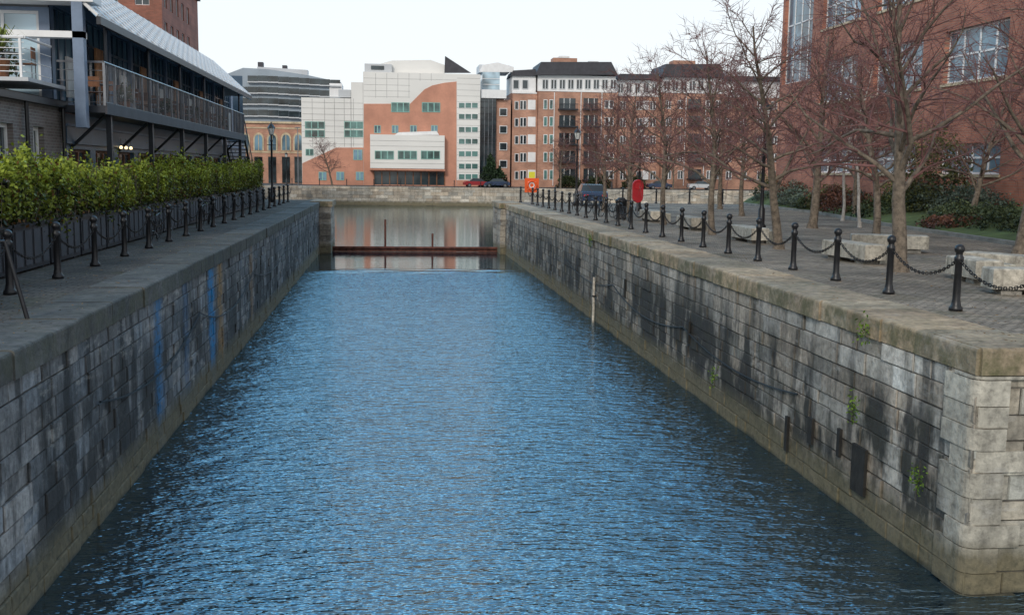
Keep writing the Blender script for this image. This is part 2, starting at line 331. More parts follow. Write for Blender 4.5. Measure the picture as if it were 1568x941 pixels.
# ---------------- dock walls of individual blocks
def blockwall(name,plane,sgn,a0,a1,axis,mat,copmat,zt=QZ,cw=1.0,lens=(.5,1.15),seed=1,tintf=None,lod=1.,skip=None):
    R=random.Random(seed); root=empty(name)
    mb=MB(); P=(lambda a,d,z:(plane+sgn*d,a,z)) if axis=='y' else (lambda a,d,z:(a,plane+sgn*d,z))
    mb.face([P(a0,-.035,-1),P(a1,-.035,-1),P(a1,-.035,zt),P(a0,-.035,zt)],'mortar')
    zc=-.35; top=zt-.36
    while zc<top-.05:
        hh=min(R.uniform(.24,.38)*lod,top-zc)
        if top-(zc+hh)<.15: hh=top-zc
        a=a0-R.random()*.5
        while a<a1:
            L=R.uniform(*lens)*lod; s,e=max(a,a0),min(a+L,a1); a+=L
            if e-s<.05: continue
            d=R.uniform(-.024,.018); g=.006; q=.014
            k=R.choice([.66,.8,.88,.95,1.05,1.15,1.35,.9]); w_=R.uniform(-.07,.07)
            c=(k*(1+w_),k,k*(1-w_))
            if tintf: c=tintf((s+e)/2,zc,c,R)
            j=lambda:R.uniform(-.008,.008)
            o=[(s+g+j(),zc+g),(e-g+j(),zc+g+j()),(e-g+j(),zc+hh-g),(s+g+j(),zc+hh-g+j())]
            bk=[P(x,-.035,z) for x,z in o]; fr=[P(min(max(x,s+g+q),e-g-q),d+R.uniform(-.005,.005),min(max(z,zc+g+q),zc+hh-g-q)) for x,z in o]
            md=[P(x,d-.016,z) for x,z in o]
            mb.face(fr,mat,c)
            for i in range(4):
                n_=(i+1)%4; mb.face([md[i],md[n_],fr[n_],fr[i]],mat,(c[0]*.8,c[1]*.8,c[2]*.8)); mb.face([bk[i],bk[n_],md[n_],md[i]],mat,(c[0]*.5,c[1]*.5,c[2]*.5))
        zc+=hh
    mb.obj('wall_blocks',root)
    mb=MB(); a=a0
    while a<a1:
        L=R.uniform(1.1,2.0)*lod; e=min(a+L,a1); g=.006; k=R.uniform(.75,1.2); w_=R.uniform(-.06,.06); c=(k*(1+w_),k,k*(1-w_)); zz=zt+.012+R.uniform(-.006,.012); dd=.05+R.uniform(-.02,.02)
        y0,y1=a+g,e-g; b_=.04
        prof=[(-cw,zt-.36),(-cw,zz),(dd-b_,zz),(dd-.012,zz-.014),(dd,zz-b_),(dd,zt-.35),(dd-.02,zt-.36)]
        A=[P(y0,d,z) for d,z in prof]; B=[P(y1,d,z) for d,z in prof]
        mb.face(A,copmat,c); mb.face(B[::-1],copmat,c)
        for i in range(len(prof)):
            n_=(i+1)%len(prof); mb.face([A[i],B[i],B[n_],A[n_]],copmat,c)
        a=e
    mb.obj('coping',root); return root
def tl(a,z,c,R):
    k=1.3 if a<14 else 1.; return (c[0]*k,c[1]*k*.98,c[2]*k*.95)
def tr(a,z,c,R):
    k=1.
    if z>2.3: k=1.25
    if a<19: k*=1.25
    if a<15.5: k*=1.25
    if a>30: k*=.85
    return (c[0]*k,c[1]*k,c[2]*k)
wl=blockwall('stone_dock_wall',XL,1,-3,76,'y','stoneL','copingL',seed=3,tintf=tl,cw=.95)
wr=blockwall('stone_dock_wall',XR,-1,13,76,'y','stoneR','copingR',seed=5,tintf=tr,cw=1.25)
we=blockwall('stone_dock_wall',13,-1,XR+.01,40,'x','stoneE','copingR',seed=6,cw=1.25)
blockwall('stone_dock_wall',165,-1,-22,62,'x','stoneFar','stoneFar',zt=FZ,seed=8,lod=1.6)
mb=MB(); z=-.3
R=random.Random(4)
while z<QZ-.36:
    hh=min(R.uniform(.3,.38),QZ-.36-z); k=R.uniform(.8,1.2); o=R.uniform(-.02,.02); L=R.choice([.55,.8]); L2=.8 if L<.6 else .5
    z0,z1=z+.008,z+hh-.008; x0=XR-.045+o; y0=13-.045+o; rad=.2
    prf=[(x0,y0+L)]+[(x0+rad-rad*math.cos(t*math.pi/12),y0+rad-rad*math.sin(t*math.pi/12)) for t in range(7)]+[(x0+L2,y0)]
    c=(k,k,k)
    for i in range(len(prf)-1): mb.face([(*prf[i],z0),(*prf[i+1],z0),(*prf[i+1],z1),(*prf[i],z1)],'stoneE',c)
    full=prf+[(x0+L2,y0+.3),(x0+.3,y0+L)]
    mb.face([(*p,z1) for p in full],'stoneE',c); mb.face([(*p,z0) for p in full][::-1],'stoneE',c)
    z+=hh
mb.obj('quoin_stones',wr)
def pier(x0,x1):
    root=empty('stone_gate_pier'); mb=MB(); R=random.Random(int(x0*10)); z=-.3
    while z<QZ-.3:
        hh=.38 if z+.5<QZ-.3 else QZ-.3-z
        for (a,b_) in((71,72.6),(72.62,74),(74.02,75.9)):
            k=R.uniform(.7,1.6); o=R.uniform(-.03,.03); mb.box(x0+o,x1+o,a,b_,z+.01,z+hh-.01,'stoneFar',(k*.6,k*.6,k*.6))
        z+=hh
    mb.box(x0-.12,x1+.12,70.9,76,QZ-.3,QZ+.06,'copingR',(.9,.9,.9)); mb.obj('pier_blocks',root)
pier(XL-.5,XL+.75); pier(XR-.35,XR+.9)
root=empty('dock_gate_barrier'); mb=MB()
mb.box(XL+.7,XR-.3,73.1,73.5,.02,.34,'rust'); mb.box(XL+.7,XR-.3,72.9,73.09,.26,.38,'rust')
for u,h_ in ((590,1.75),(662,.8)):
    x,_=py(u,385,73.2); mb.tube((x,73,.3),(x,73,.5+h_),.07,.07,8,'rust')
mb.obj('beam',root)
mb=MB(); 
for a,z0,z1,w_ in [(16.0,.45,1.25,.5),(17.0,.85,1.35,.12),(18.2,.75,1.25,.2),(19.4,.3,1.0,.12),(26.4,1.3,1.9,.12),(34,1.6,2.2,.16)]:
    mb.box(XR-.07,XR-.021,a,a+w_,z0,z1,'timber')
mb.obj('timber_fender')
def swag(x,y0,z0,y1,z1,sag,r=.018):
    mb=MB(); n=26; pts=[]
    for i in range(n+1):
        t=i/n; pts.append((x,y0+(y1-y0)*t,z0+(z1-z0)*t-sag*4*t*(1-t)))
    for i in range(n): mb.tube(pts[i],pts[i+1],r,r,5,'chainmetal',cap=False)
    mb.obj('hanging_wall_chain')
swag(XR-.05,19,1.55,27,1.65,.3); swag(XR-.05,27,1.65,36,1.8,.4); swag(XR-.05,36,1.8,46,1.9,.4); swag(XL+.05,17,2.0,26,2.2,.5); swag(XL+.05,26,2.2,36,2.2,.6); swag(XL+.05,36,2.2,48,2.2,.5)
mb=MB(); mb.tube((XR-.12,39,-.3),(XR-.12,39,1.75),.05,.05,8,'postpaint'); mb.box(XR-.17,XR-.0,38.9,39.1,1.0,1.06,'timber'); mb.obj('depth_gauge_post')
# ---------------- bollards with chains
def bollard_proto(sp_,spd):
    mb=MB(); mb.lathe([(.0,0),(.115,0),(.115,.06),(.085,.1),(.075,.16),(.066,.2),(.06,.84),(.078,.86),(.078,.93),(.06,.95),(.055,1.0),(.08,1.03),(.088,1.07),(.07,1.12),(.03,1.145),(0,1.15)],14,'blackpaint')
    o=mb.obj('chain_bollard',smooth=True)
    if sp_:
        c=MB(); n=34
        def cv(t): return Vector((spd[0]*t,spd[1]*t,.9-.36*4*t*(1-t)))
        for i in range(n):
            p=cv((i+.0)/n);q=cv((i+1.)/n); d=(q-p); L=d.length; d.normalize(); mid=(p+q)/2
            s=Vector((0,0,1)).cross(d).normalized(); upv=d.cross(s)
            w_=s if i%2 else upv
            A=L*.62; B=.024
            pts=[mid+d*x*A+w_*y_*B for x,y_ in((-1,0),(-.7,1),(.7,1),(1,0),(.7,-1),(-.7,-1))]
            for k in range(6): c.tube(pts[k],pts[(k+1)%6],.0085,.0085,4,'chainmetal',cap=False)
        c.obj('chain',o)
    return o
pr=bollard_proto(True,(0,2.45,0)); pr.location=(9.68,16.8-2.45,QZ)
for i in range(1,24): inst(pr,'chain_bollard',(9.68,16.8-2.45+2.45*i,QZ),random.uniform(-.01,.01))
pl=bollard_proto(True,(0,2.7,0)); pl.location=(-6.65,19.2-2.7,QZ)
for i in range(1,21): inst(pl,'chain_bollard',(-6.65,19.2-2.7+2.7*i,QZ),random.uniform(-.01,.01))
px_=bollard_proto(True,(2.5,0,0)); px_.location=(9.4,75,QZ)
for i in range(1,13): inst(px_,'chain_bollard',(9.4+2.5*i,75,QZ))
b0=bollard_proto(False,None); b0.location=(-15,166,FZ)
for i in range(1,17): inst(b0,'chain_bollard',(-15+4.2*i,166,FZ))
mb=MB(); mb.tube((-5.35,16.1,QZ),(-5.65,16.2,QZ+1.15),.035,.03,8,'blackpaint'); mb.tube((-5.65,16.2,QZ+1.15),(-7.2,15.6,QZ+1.1),.025,.025,8,'blackpaint'); mb.tube((-7.2,15.6,QZ),(-7.2,15.6,QZ+1.1),.03,.03,8,'blackpaint'); mb.obj('ladder_handrail')
# ---------------- planters + hedge
Y=8.
while Y<64:
    e=empty('planter_box',(-8.15,Y,QZ)); mb=MB(); L=2.25
    mb.box(-.5,.5,0,L,.06,.98,'darksteel'); mb.box(-.54,.54,-.02,L+.02,.981,1.05,'darksteel')
    for k in range(4): mb.box(.501,.52,.1+k*.56,.5+k*.56,.15,.9,'slate')
    for k in (0.1,L-.2): mb.box(-.4,.4,k,k+.1,0,.059,'darksteel')
    mb.box(-.46,.46,.04,L-.04,1.051,1.07,'soil'); mb.obj('box',e); Y+=2.4
def htop(y): return .26*np.sin(y*.55+1)*np.sin(y*.23+2)+.15*np.sin(y*1.9)+.10*np.sin(y*4.3)-.55*np.exp(-((y-31.8)/.9)**2)-.4*np.exp(-((y-44.5)/.8)**2)-.35*np.exp(-((y-24.3)/.5)**2)
n=88000; Yv=8+56.5*rng.random(n)**1.35; xx=rng.uniform(-1,1,n); zz=rng.uniform(0,1,n)
surf=rng.random(n); xx=np.where(surf<.5,rng.uniform(.6,1.,n),xx); zz=np.where((surf>.5)&(surf<.8),rng.uniform(.8,1.,n),zz)
P=np.stack([xx*.62-8.15,Yv,QZ+.98+zz*1.18],1)
lm=lump(P,1.1); P[:,0]+=.38*lm*np.sign(xx)*zz; P[:,2]+=htop(Yv)*zz+rng.exponential(.11,n)*(zz>.75)*(.4+.6*np.abs(np.sin(Yv*3.1)))
droop=(rng.random(n)<.14)&(zz<.45)&(xx>.3); P[droop,2]-=rng.uniform(0,.5,droop.sum())*(.5+.5*np.sin(Yv[droop]*1.3)); P[droop,0]+=.1
keep=(lump(P,2.6)*1.2+rng.normal(size=n)*.5+ (zz-.35)*1.6>-.38); P=P[keep]; zz=zz[keep]; n=len(P)
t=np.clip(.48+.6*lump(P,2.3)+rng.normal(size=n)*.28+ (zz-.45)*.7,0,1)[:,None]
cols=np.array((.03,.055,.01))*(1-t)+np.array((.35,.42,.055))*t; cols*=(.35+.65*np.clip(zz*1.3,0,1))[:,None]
brn=rng.random(n)<.07; cols[brn]=(.14,.07,.02)
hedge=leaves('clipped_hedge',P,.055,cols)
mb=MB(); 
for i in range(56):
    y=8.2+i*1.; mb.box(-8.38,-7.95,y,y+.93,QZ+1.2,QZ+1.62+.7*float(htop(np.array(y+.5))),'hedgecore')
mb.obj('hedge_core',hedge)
mb=MB()
for i in range(1300):
    y=8+56*random.random(); x=-8.15+random.uniform(-.45,.58); p=Vector((x,y,QZ+1.05)); q=p+Vector((random.uniform(-.2,.25),random.uniform(-.25,.25),random.uniform(.4,1.3))); mb.tube(p,q,.012,.006,3,'bark',cap=False)
mb.obj('hedge_stems',hedge)
def bicycle(loc,rz,rx=.1):
    e=empty('bicycle',loc); e.rotation_euler=(rx,0,rz); mb=MB()
    for x in(-.52,.52):
        mb.ring((x,0,.34),(0,1,0),.33,.018,'rubber',20,5)
        for k in range(8):
            t=k*math.pi/4; mb.tube((x,0,.34),(x+.32*math.cos(t),0,.34+.32*math.sin(t)),.004,.004,3,'greysteel',cap=False)
    for a,b_ in(((-.52,0,.34),(-.08,0,.3)),((-.52,0,.34),(-.2,0,.78)),((-.08,0,.3),(-.22,0,.88)),((-.08,0,.3),(.38,0,.8)),((-.2,0,.78),(.38,0,.84)),((.52,0,.34),(.36,0,.95))): mb.tube(a,b_,.018,.018,6,'darksteel')
    mb.tube((.36,-.25,.97),(.36,.25,.97),.014,.014,6,'blackpaint'); mb.box(-.34,-.12,-.06,.06,.88,.93,'blackpaint'); mb.tube((-.08,-.1,.2),(-.08,.1,.42),.012,.012,5,'greysteel')
    mb.obj('frame',e)
for i,(x,y) in enumerate([(-7.15,33),(-7.2,35.4),(-7.1,40.5),(-7.2,43)]): bicycle((x,y,QZ),1.57+.2*(i%2),.12)
# ---------------- left pub
root=empty('waterfront_pub'); mb=MB()
facade(mb,(-9.5,8,QZ),(0,1,0),(1,0,0),24.3,4.,[(3,4,1.2,2.9),(8,9,1.2,2.9),(13,14,1.2,2.9),(19.0,20.2,1.3,3.3),(21.7,22.6,1.3,3.3)],'brickL','glass','whitepaint',.2,.11,2,.5)
mb.face([(-20,8,QZ),(-9.5,8,QZ),(-9.5,8,QZ+4),(-20,8,QZ+4)],'brickL')
mb.box(-9.5,-9.28,7.8,32.2,QZ+3.9,QZ+4.08,'blackpaint'); mb.face([(-9.25,7.8,QZ+4.085),(-9.25,32.3,QZ+4.085),(-14.5,32.3,QZ+4.5),(-14.5,7.8,QZ+4.5)],'slate')
for y in (20,28.9,32.0): mb.tube((-9.38,y,QZ),(-9.38,y,QZ+3.9),.055,.055,8,'blackpaint')
mb.obj('low_brick_range',root)
mb=MB()
ops=[]; y=.5
while y<37: ops.append((y,y+2.3,.9,2.75)); y+=2.9
facade(mb,(-9.5,32.3,QZ),(0,1,0),(1,0,0),38.7,3.79,ops,'bluepaint','glass','wood',.2,.09,3,.6)
for i,o in enumerate(ops):
    mb.box(-9.66,-9.64,32.3+o[0]+.12,32.3+o[1]-.12,QZ+.95,QZ+(1.9 if i%2 else 2.3),'interior')
mb.box(-9.5,-9.38,32.3,71,QZ+2.9,QZ+3.4,'bluepaint'); mb.box(-9.5,-9.33,32.3,71,QZ+3.41,QZ+3.48,'bluelight')
mb.face([(-9.5,71,QZ),(-20,71,QZ),(-20,71,11.6),(-9.5,71,11.6)],'bluepaint')
for y in (38.2,38.9,39.6): mb.tube((-9.3,y,QZ+3.2),(-9.3,y,QZ+2.95),.008,.008,4,'blackpaint'); mb.lathe([(0,-.06),(.05,-.04),(.06,0),(.04,.04),(0,.06)],8,'lamp',(-9.3,y,QZ+2.9))
mb.obj('blue_frontage',root)
mb=MB()
BX=-8.2; BY0,BY1=32.,61.5; BZ=7.45
mb.box(-9.49,BX,BY0,BY1,BZ-.2,BZ,'darksteel'); mb.box(BX+.001,BX+.06,BY0,BY1,BZ-.24,BZ+.08,'slate')
y=BY0
while y<=BY1+.01:
    mb.box(BX-.03,BX+.03,y-.025,y+.025,BZ,BZ+1.22,'greysteel'); y+=1.18
y=BY0
while y<BY1: mb.tube((BX,y,BZ+.1),(BX,y,BZ+1.2),.008,.008,4,'greysteel',cap=False); y+=.16
mb.tube((BX,BY0,BZ+.1),(BX,BY1,BZ+.1),.018,.018,6,'darksteel'); mb.tube((BX,BY0,BZ+1.24),(BX,BY1,BZ+1.24),.035,.035,8,'greysteel')
for z in (.1,.4,.7,1.0,1.24): mb.tube((BX,BY0,BZ+z),(-9.5,BY0,BZ+z),.012 if z<1.2 else .035,.012 if z<1.2 else .035,5,'greysteel')
for y in np.arange(33,62,5.6):
    mb.box(-8.45,-8.3,y,y+.15,QZ,BZ-.2,'darksteel'); mb.tube((-8.38,y,BZ),(-8.38,y,9.9),.05,.05,8,'darksteel'); mb.tube((-9.5,y+.07,BZ-1.2),(-8.5,y+.07,BZ-.25),.05,.05,6,'darksteel')
mb.obj('balcony',root)
mb=MB()
ops=[]; y=.3
while y<33: ops.append((y,y+2.9,.15,2.95)); y+=3.2
facade(mb,(-9.8,32.6,BZ),(0,1,0),(1,0,0),36,3.9,ops,'bluelight','glassblue','bluepaint',.15,.07,4,.72)
mb.face([(-9.8,32.6,BZ-.05),(-9.8,68.6,BZ-.05),(-9.5,68.6,BZ-.05),(-9.5,32.6,BZ-.05)],'slate')
for i in range(11):
    y=33+i*3.2; mb.box(-9.64,-9.58,y+.3,y+1.2,BZ+.3,BZ+1.5+.6*(i%2),'interior' if i%2 else 'canvas')
mb.obj('upper_floor',root)
mb=MB()
e0=Vector((-8.25,0,9.9)); e1=Vector((-10.4,0,11.85)); CY0,CY1=31.6,64.8
mb.face([(e0.x,CY0,e0.z),(e0.x,CY1,e0.z),(e1.x,CY1,e1.z),(e1.x,CY0,e1.z)],'bluegrey')
nrm=Vector((1.95,0,2.15)).normalized()
for k in range(12):
    p=e0+(e1-e0)*(k/11)+nrm*.05; mb.tube((p.x,CY0,p.z),(p.x,CY1,p.z),.055,.055,4,'whitepaint')
y=CY0
while y<=CY1+.01:
    a=e0+nrm*.07; b_=e1+nrm*.07; mb.tube((a.x,y,a.z),(b_.x,y,b_.z),.06,.06,4,'whitepaint'); y+=1.1
mb.box(e0.x,e0.x+.12,CY0,CY1,e0.z-.2,e0.z+.02,'darksteel')
mb.face([(e0.x,CY1,e0.z),(e1.x,CY1,e1.z),(-9.8,CY1,9.9)],'greypanel')
mb.box(-20,-10.4,33,68,11.6,11.85,'greypanel'); mb.obj('louvred_roof',root)
mb=MB()
mb.box(-20,-8.3,31.5,32.4,10.3,11.1,'whitepaint'); mb.box(-20,-8.6,31.5,31.9,9.3,9.48,'whitepaint'); mb.box(-20,-8.0,31.2,31.49,10.85,11.3,'greypanel')
facade(mb,(-20,32.5,BZ),(1,0,0),(0,-1,0),10.2,2.8,[(.2,3.3,.7,2.7),(3.5,6.6,.7,2.7),(6.8,9.9,.1,2.7)],'bluelight','glasslight','whitepaint',.12,.09,3,.7)
for x in (-17,-13.2,-8.75): mb.box(x-.15,x+.15,31.5,31.8,6.8 if x>-9 else 8,10.3,'bluelight')
mb.box(-20,-9.4,29.2,32.4,7.9,8.0,'greypanel')
for x in np.arange(-20,-9.4,1.3): mb.box(x-.03,x+.03,29.27,29.33,8.0,9.0,'whitepaint')
for z in (8.15,8.3,8.45,8.6,8.75,8.9): mb.tube((-20,29.3,z),(-9.5,29.3,z),.012,.012,5,'whitepaint')
mb.tube((-20,29.3,9.03),(-9.5,29.3,9.03),.04,.04,6,'whitepaint'); mb.tube((-9.5,29.3,9.03),(-9.5,31.5,9.03),.04,.04,6,'whitepaint')
for z in (8.15,8.45,8.75): mb.tube((-9.5,29.3,z),(-9.5,31.5,z),.012,.012,5,'whitepaint')
mb.obj('terrace_end',root)
mb=MB()
for i in range(18):
    y=61.6+i*.3; z=BZ-.1-i*.2; mb.box(-9.3,-8.2,y,y+.3,z-.04,z,'darksteel')
for x in (-9.3,-8.2):
    mb.tube((x,61.6,BZ-.1),(x,67,BZ-3.8),.08,.08,4,'darksteel'); mb.tube((x,61.6,BZ+1),(x,67,BZ-2.7),.03,.03,6,'greysteel')
    for k in range(8): mb.tube((x,61.6+k*.75,BZ-.1-k*.5),(x,61.6+k*.75,BZ+1-k*.5),.018,.018,5,'greysteel')
mb.obj('outside_stair',root)
def chair(loc,rz):
    e=empty('terrace_chair',loc); e.rotation_euler=(0,0,rz); mb=MB()
    for x in(-.2,.2):
        for y in(-.2,.2): mb.tube((x,y,0),(x,y,.45 if y<0 else .9),.015,.015,5,'greysteel')
    mb.box(-.23,.23,-.23,.23,.44,.47,'wood'); mb.box(-.22,.22,.19,.215,.6,.9,'wood'); mb.obj('chair_frame',e)
def table(loc):
    e=empty('terrace_table',loc); mb=MB(); mb.lathe([(0,0),(.25,0),(.25,.02),(.03,.04),(.03,.7),(.38,.71),(.38,.74),(0,.74)],14,'greysteel'); mb.obj('table_body',e)
for i in range(8):
    y=33.8+i*3.3; table((-8.8,y,BZ)); chair((-8.8,y+.65,BZ),0); chair((-8.8,y-.65,BZ),3.14)
table((-10.4,30.4,8.0)); chair((-9.9,30.6,8.0),-1.5); chair((-11,29.9,8.0),1.2)
for i,y in enumerate((35.5,42,47.6,55)):
    e=empty('balcony_planter',(-8.5,y,BZ)); mb=MB(); mb.lathe([(0,0),(.16,0),(.2,.35),(.17,.35),(0,.33)],12,'wood'); mb.obj('pot',e)
    o=bush('foliage',(0,0,.3),(.3,.3,.6),350,.05,(.02,.04,.01),(.1,.14,.03),parent=e)
e=empty('potted_palm'); mb=MB(); mb.lathe([(0,0),(.22,0),(.3,.5),(0,.5)],12,'wood',(-10.3,29.7,8.0))
mb2=MB()
for i in range(40):
    t=random.random()*6.28; l=random.uniform(.5,.95); c0=Vector((-10.3,29.7,8.65)); a=c0+Vector((math.cos(t)*l*.5,math.sin(t)*l*.5,random.uniform(.3,.75))); b_=c0+Vector((math.cos(t)*l,math.sin(t)*l,random.uniform(.1,.75))); s=Vector((-math.sin(t),math.cos(t),0))*.03
    mb2.face([c0-s,c0+s,a+s,a-s],'leaf',(.16,.2,.04)); mb2.face([a-s,a+s,b_],'leaf',(.22,.26,.06))
mb.tube((-10.3,29.7,8.4),(-10.3,29.7,8.7),.04,.04,6,'bark'); mb.obj('pot',e); mb2.obj('fronds',e)
bush('terrace_shrub',(-10.9,30.2,8.1),(.9,.7,1.3),1200,.06,(.03,.05,.015),(.17,.22,.05))
# tall brick block behind
root=empty('brick_apartment_block'); mb=MB()
ops=[(a,a+1.4,b_,b_+1.8) for a in np.arange(1,14,3.) for b_ in np.arange(2,20,3.2)]
facade(mb,(-38,110,QZ),(1,0,0),(0,-1,0),15.6,21.5,ops,'brickLx','glass','whitepaint',.2)
facade(mb,(-22.4,110,QZ),(0,1,0),(1,0,0),20,21.5,ops,'brickLx','glass','whitepaint',.2)
mb.box(-38.3,-22.1,109.7,130.3,QZ+21.5,QZ+22,'slate'); mb.obj('walls',root)
# ---------------- far buildings
class FB:
    def __init__(s,name,D): s.root=empty(name); s.mb=MB(); s.D=D
    def r(s,u0,u1,v0,v1,m,d=0,t=.3,zb=None):
        um=(u0+u1)/2; vm=(v0+v1)/2
        x0=py(u0,vm,s.D)[0];x1=py(u1,vm,s.D)[0];z1=py(um,v0,s.D)[1];z0=py(um,v1,s.D)[1]
        if zb is not None: z0=zb
        s.mb.box(x0,x1,s.D-d,s.D-d+t,z0,z1,m)
    def win(s,u0,u1,v0,v1,d=0,g='glass',f='whitepaint',mull=1,fr=.9):
        s.r(u0,u1,v0,v1,f,d+.06,.05); n=mull
        for i in range(n):
            a=u0+(u1-u0)*i/n; b_=u0+(u1-u0)*(i+1)/n
            s.r(a+fr,b_-fr,v0+fr,v1-fr,g,d+.075,.02)
    def poly(s,pts,m,d=0,t=.3):
        s.mb.prism([py(u,v,s.D) for u,v in pts],s.D-d,s.D-d+t,m)
    def done(s): s.mb.obj('structure',s.root)
D=178.
B=FB('terracotta_office_building',D)
B.r(462,537.5,150,282,'whitepanel',0,14,FZ); B.r(538,556,126,282,'whitepanel',.01,14,FZ); B.r(556.3,735,112,282,'whitepanel',.02,14,FZ)
B.r(518,537,137,149,'greypanel',-.5,10)
B.r(558,600,97,112,'greypanel',-1,10); B.poly([(575,111.5),(582,96),(600,91),(660,90),(682,98),(682,111.5)],'whitepanel',-2,9)
B.poly([(681,111),(682,85),(722,111)],'slate',-.9,.3)
B.r(568,588,100,106,'glass',-.9,.05)
B.poly([(557,286),(557,159),(628,159),(636,151),(650,137),(662,131),(680,127),(699,125),(699,286)],'terracotta',.08,.1)
B.poly([(463,286),(463,250),(515,226),(556.6,226),(556.6,286)],'terracotta',.07,.1)
B.r(699.5,735,276,286,'terracotta',.07,.1)
for v in (121,130,139,148,157,166,175,184,193,202,211,220): B.r(463 if v>152 else 557,556.5 if v>152 else (699 if v<124 else 628 if v<150 else 556.5),v,v+.5,'joint',.026,.02)
for u in (478,497,512,527,541): B.r(u,u+.5,151,225,'joint',.028,.02)
for u in (575,592,609,626,643,660): B.r(u,u+.5,112.5,124 if u>640 else 150,'joint',.03,.02)
for v in range(120,276,9): B.r(700,735,v,v+.5,'joint',.026,.02)
for (a,b_) in((467,497),(527,556)):
    for v in (186,199): B.win(a,b_,v,v+11,.03,'glassgreen','greenframe',3,.8)
for a in (488,515,545): B.win(a,a+12,263,276,.09,'glassblue','greenframe',2)
B.win(541,555,229,245,.09,'glassblue','greenframe',2); B.win(468,480,228,238,.03,'glassgreen','greenframe',2,.8)
for a in (599,646): B.win(a,a+28,157,172,.09,'glassgreen','greenframe',3)
for a in (573,600,628,660): B.win(a,a+10,192,204,.09,'glassblue','greenframe',2,.8)
for v in (157,174,194,212,231,250,266): B.win(702,732,v,v+9,.03,'glassgreen','whitepaint',3,.7)
B.r(567,680,207,258,'whitepanel',1.5,1.4); B.poly([(604,207),(610,203),(668,201),(672,207)],'whitepaint',1.2,.9)
for a in (574,609,644): B.win(a,a+29,231,244,1.51,'glassgreen','greenframe',3)
for v in (216,224,250): B.r(567.5,679.5,v,v+.5,'joint',1.52,.02)
B.r(572,680,263,283,'glass',.1,.05)
for u in range(572,681,12): B.r(u,u+1.4,263,284,'wood',.2,.1)
B.r(566,681,258.5,261,'terracotta',1.5,1.3)
B.done()
C=FB('glass_stair_tower',D)
C.r(736,760,150,282,'glass',-1,6,FZ); C.r(760.5,783,152,282,'brickFar',-1.5,6,FZ); C.r(737,776,137,150,'whitepaint',-.6,7); C.r(741,768,108,137,'glasslight',-3,6); C.r(737,784,96,108,'greypanel',-4,6)
C.poly([(737,108),(741,97),(765,93),(790,100),(790,108)],'whitepaint',-3,1)
for v in range(155,280,9): C.r(736,760,v,v+.8,'darksteel',-.9,.05)
for u in (742,748,754): C.r(u,u+.7,150,280,'greysteel',-.88,.05)
for v in (118,127): C.r(741,768,v,v+.8,'whitepaint',-2.9,.05)
for v in (165,192,218,245): C.win(766,778,v,v+12,-1.4)
C.done()
A=FB('red_brick_apartments',D+2)
ROWS=(154,180,207,234,261)
def sec(u0,u1,vt,vw,d):
    A.r(u0,u1,vt,286,'brickFar',d,12,FZ); A.r(u0+1,u1-1,vw,vt-.2,'whitepaint',d-.5,9)
    A.r(u0,u1,vt-1,vt+1.4,'whitepaint',d+.12,.5)
sec(784,822,142,116,0); sec(822.5,943,140,116,.8); sec(943.5,1012,146,122,-.5); sec(1012.5,1106,142,119,.6); sec(1106.5,1215,148,124,-.4)
A.poly([(783,116),(786,108),(820,106),(822,116)],'slate',0,8); A.poly([(819,115.5),(827,96),(934,96),(944,115.5)],'slate',1.2,10); A.poly([(945,121.5),(950,113),(1008,114),(1012,121.5)],'slate',0,8)
A.poly([(1010,118.5),(1018,99),(1100,99),(1108,118.5)],'slate',1,10); A.poly([(1108,123.5),(1112,116),(1205,118),(1214,123.5)],'slate',0,8)
A.r(850,887,87,97,'brickFar',-2,3); A.r(860,875,84,87.5,'whitepaint',-2,3); A.r(1036,1070,91,100,'brickFar',-2,3); A.r(905,920,92,97,'greypanel',-2,2); A.r(1120,1150,108,117,'greypanel',-2,3)
for v in ROWS:
    A.win(796,806,v,v+14,.02,'glass','whitepaint',2,.7); A.r(808,820,v-1,v+14,'whitepaint',.06,.1)
    A.win(788,794,v+1,v+14,.02,'glass','whitepaint',1,.8)
    for u in (831,840): A.win(u,u+6,v-1,v+14,.85,'glassgreen','whitepaint',1,.9)
    for (a,b_) in ((853,882),(890,916)):
        A.r(a+2,b_-2,v-3,v+15,'glass',.83,.05); A.r(a,b_,v+13.5,v+15.5,'darksteel',2.4,1.5)
        A.r(a,b_,v+6,v+6.9,'darksteel',2.4,.06)
        for k in np.arange(a,b_+.1,2.3): A.r(k,k+.5,v+6,v+14,'darksteel',2.38,.05)
        for k in (a+9,a+18): A.r(k,k+.8,v-3,v+15,'whitepaint',.86,.04)
    A.win(924,938,v,v+13,.86,'glass','whitepaint',2,1.2)
    for u in (950,975,996): A.win(u,u+9,v+1,v+14,-.45,'glass','whitepaint',2,.7)
    A.r(985,994,v,v+14,'whitepaint',-.42,.1)
    for u in (1018,1036,1080,1094): A.win(u,u+8,v,v+13,.65,'glass','whitepaint',2,.8)
    A.r(1052,1072,v-2,v+14,'glass',.64,.05); A.r(1050,1074,v+12,v+14,'darksteel',2.,1.4); A.r(1050,1074,v+5,v+6,'darksteel',2,.06)
    for u in (1112,1135,1160,1182,1200): A.win(u,u+9,v+1,v+14,-.35,'glass','whitepaint',2,.8)
for u in (786,800): A.win(u,u+9,122,136,-.4,'glass','greypanel',1)
for u in range(830,936,13): A.win(u,u+9,122,137,.35,'glass','greypanel',2)
for u in range(1016,1100,13): A.win(u,u+9,124,139,.15,'glass','greypanel',2)
for u in range(948,1008,13): A.win(u,u+8,127,142,-.95,'glass','greypanel',2)
for u in (846,886.5,918,1046,1076): A.r(u,u+1,142,284,'whitepaint',.95,.1)
A.done()
G=FB('curved_glass_office',235.)
G.poly([(330,260),(330,120),(372,104),(410,106),(470,115),(522,126),(522,260)],'bluegrey',0,12)
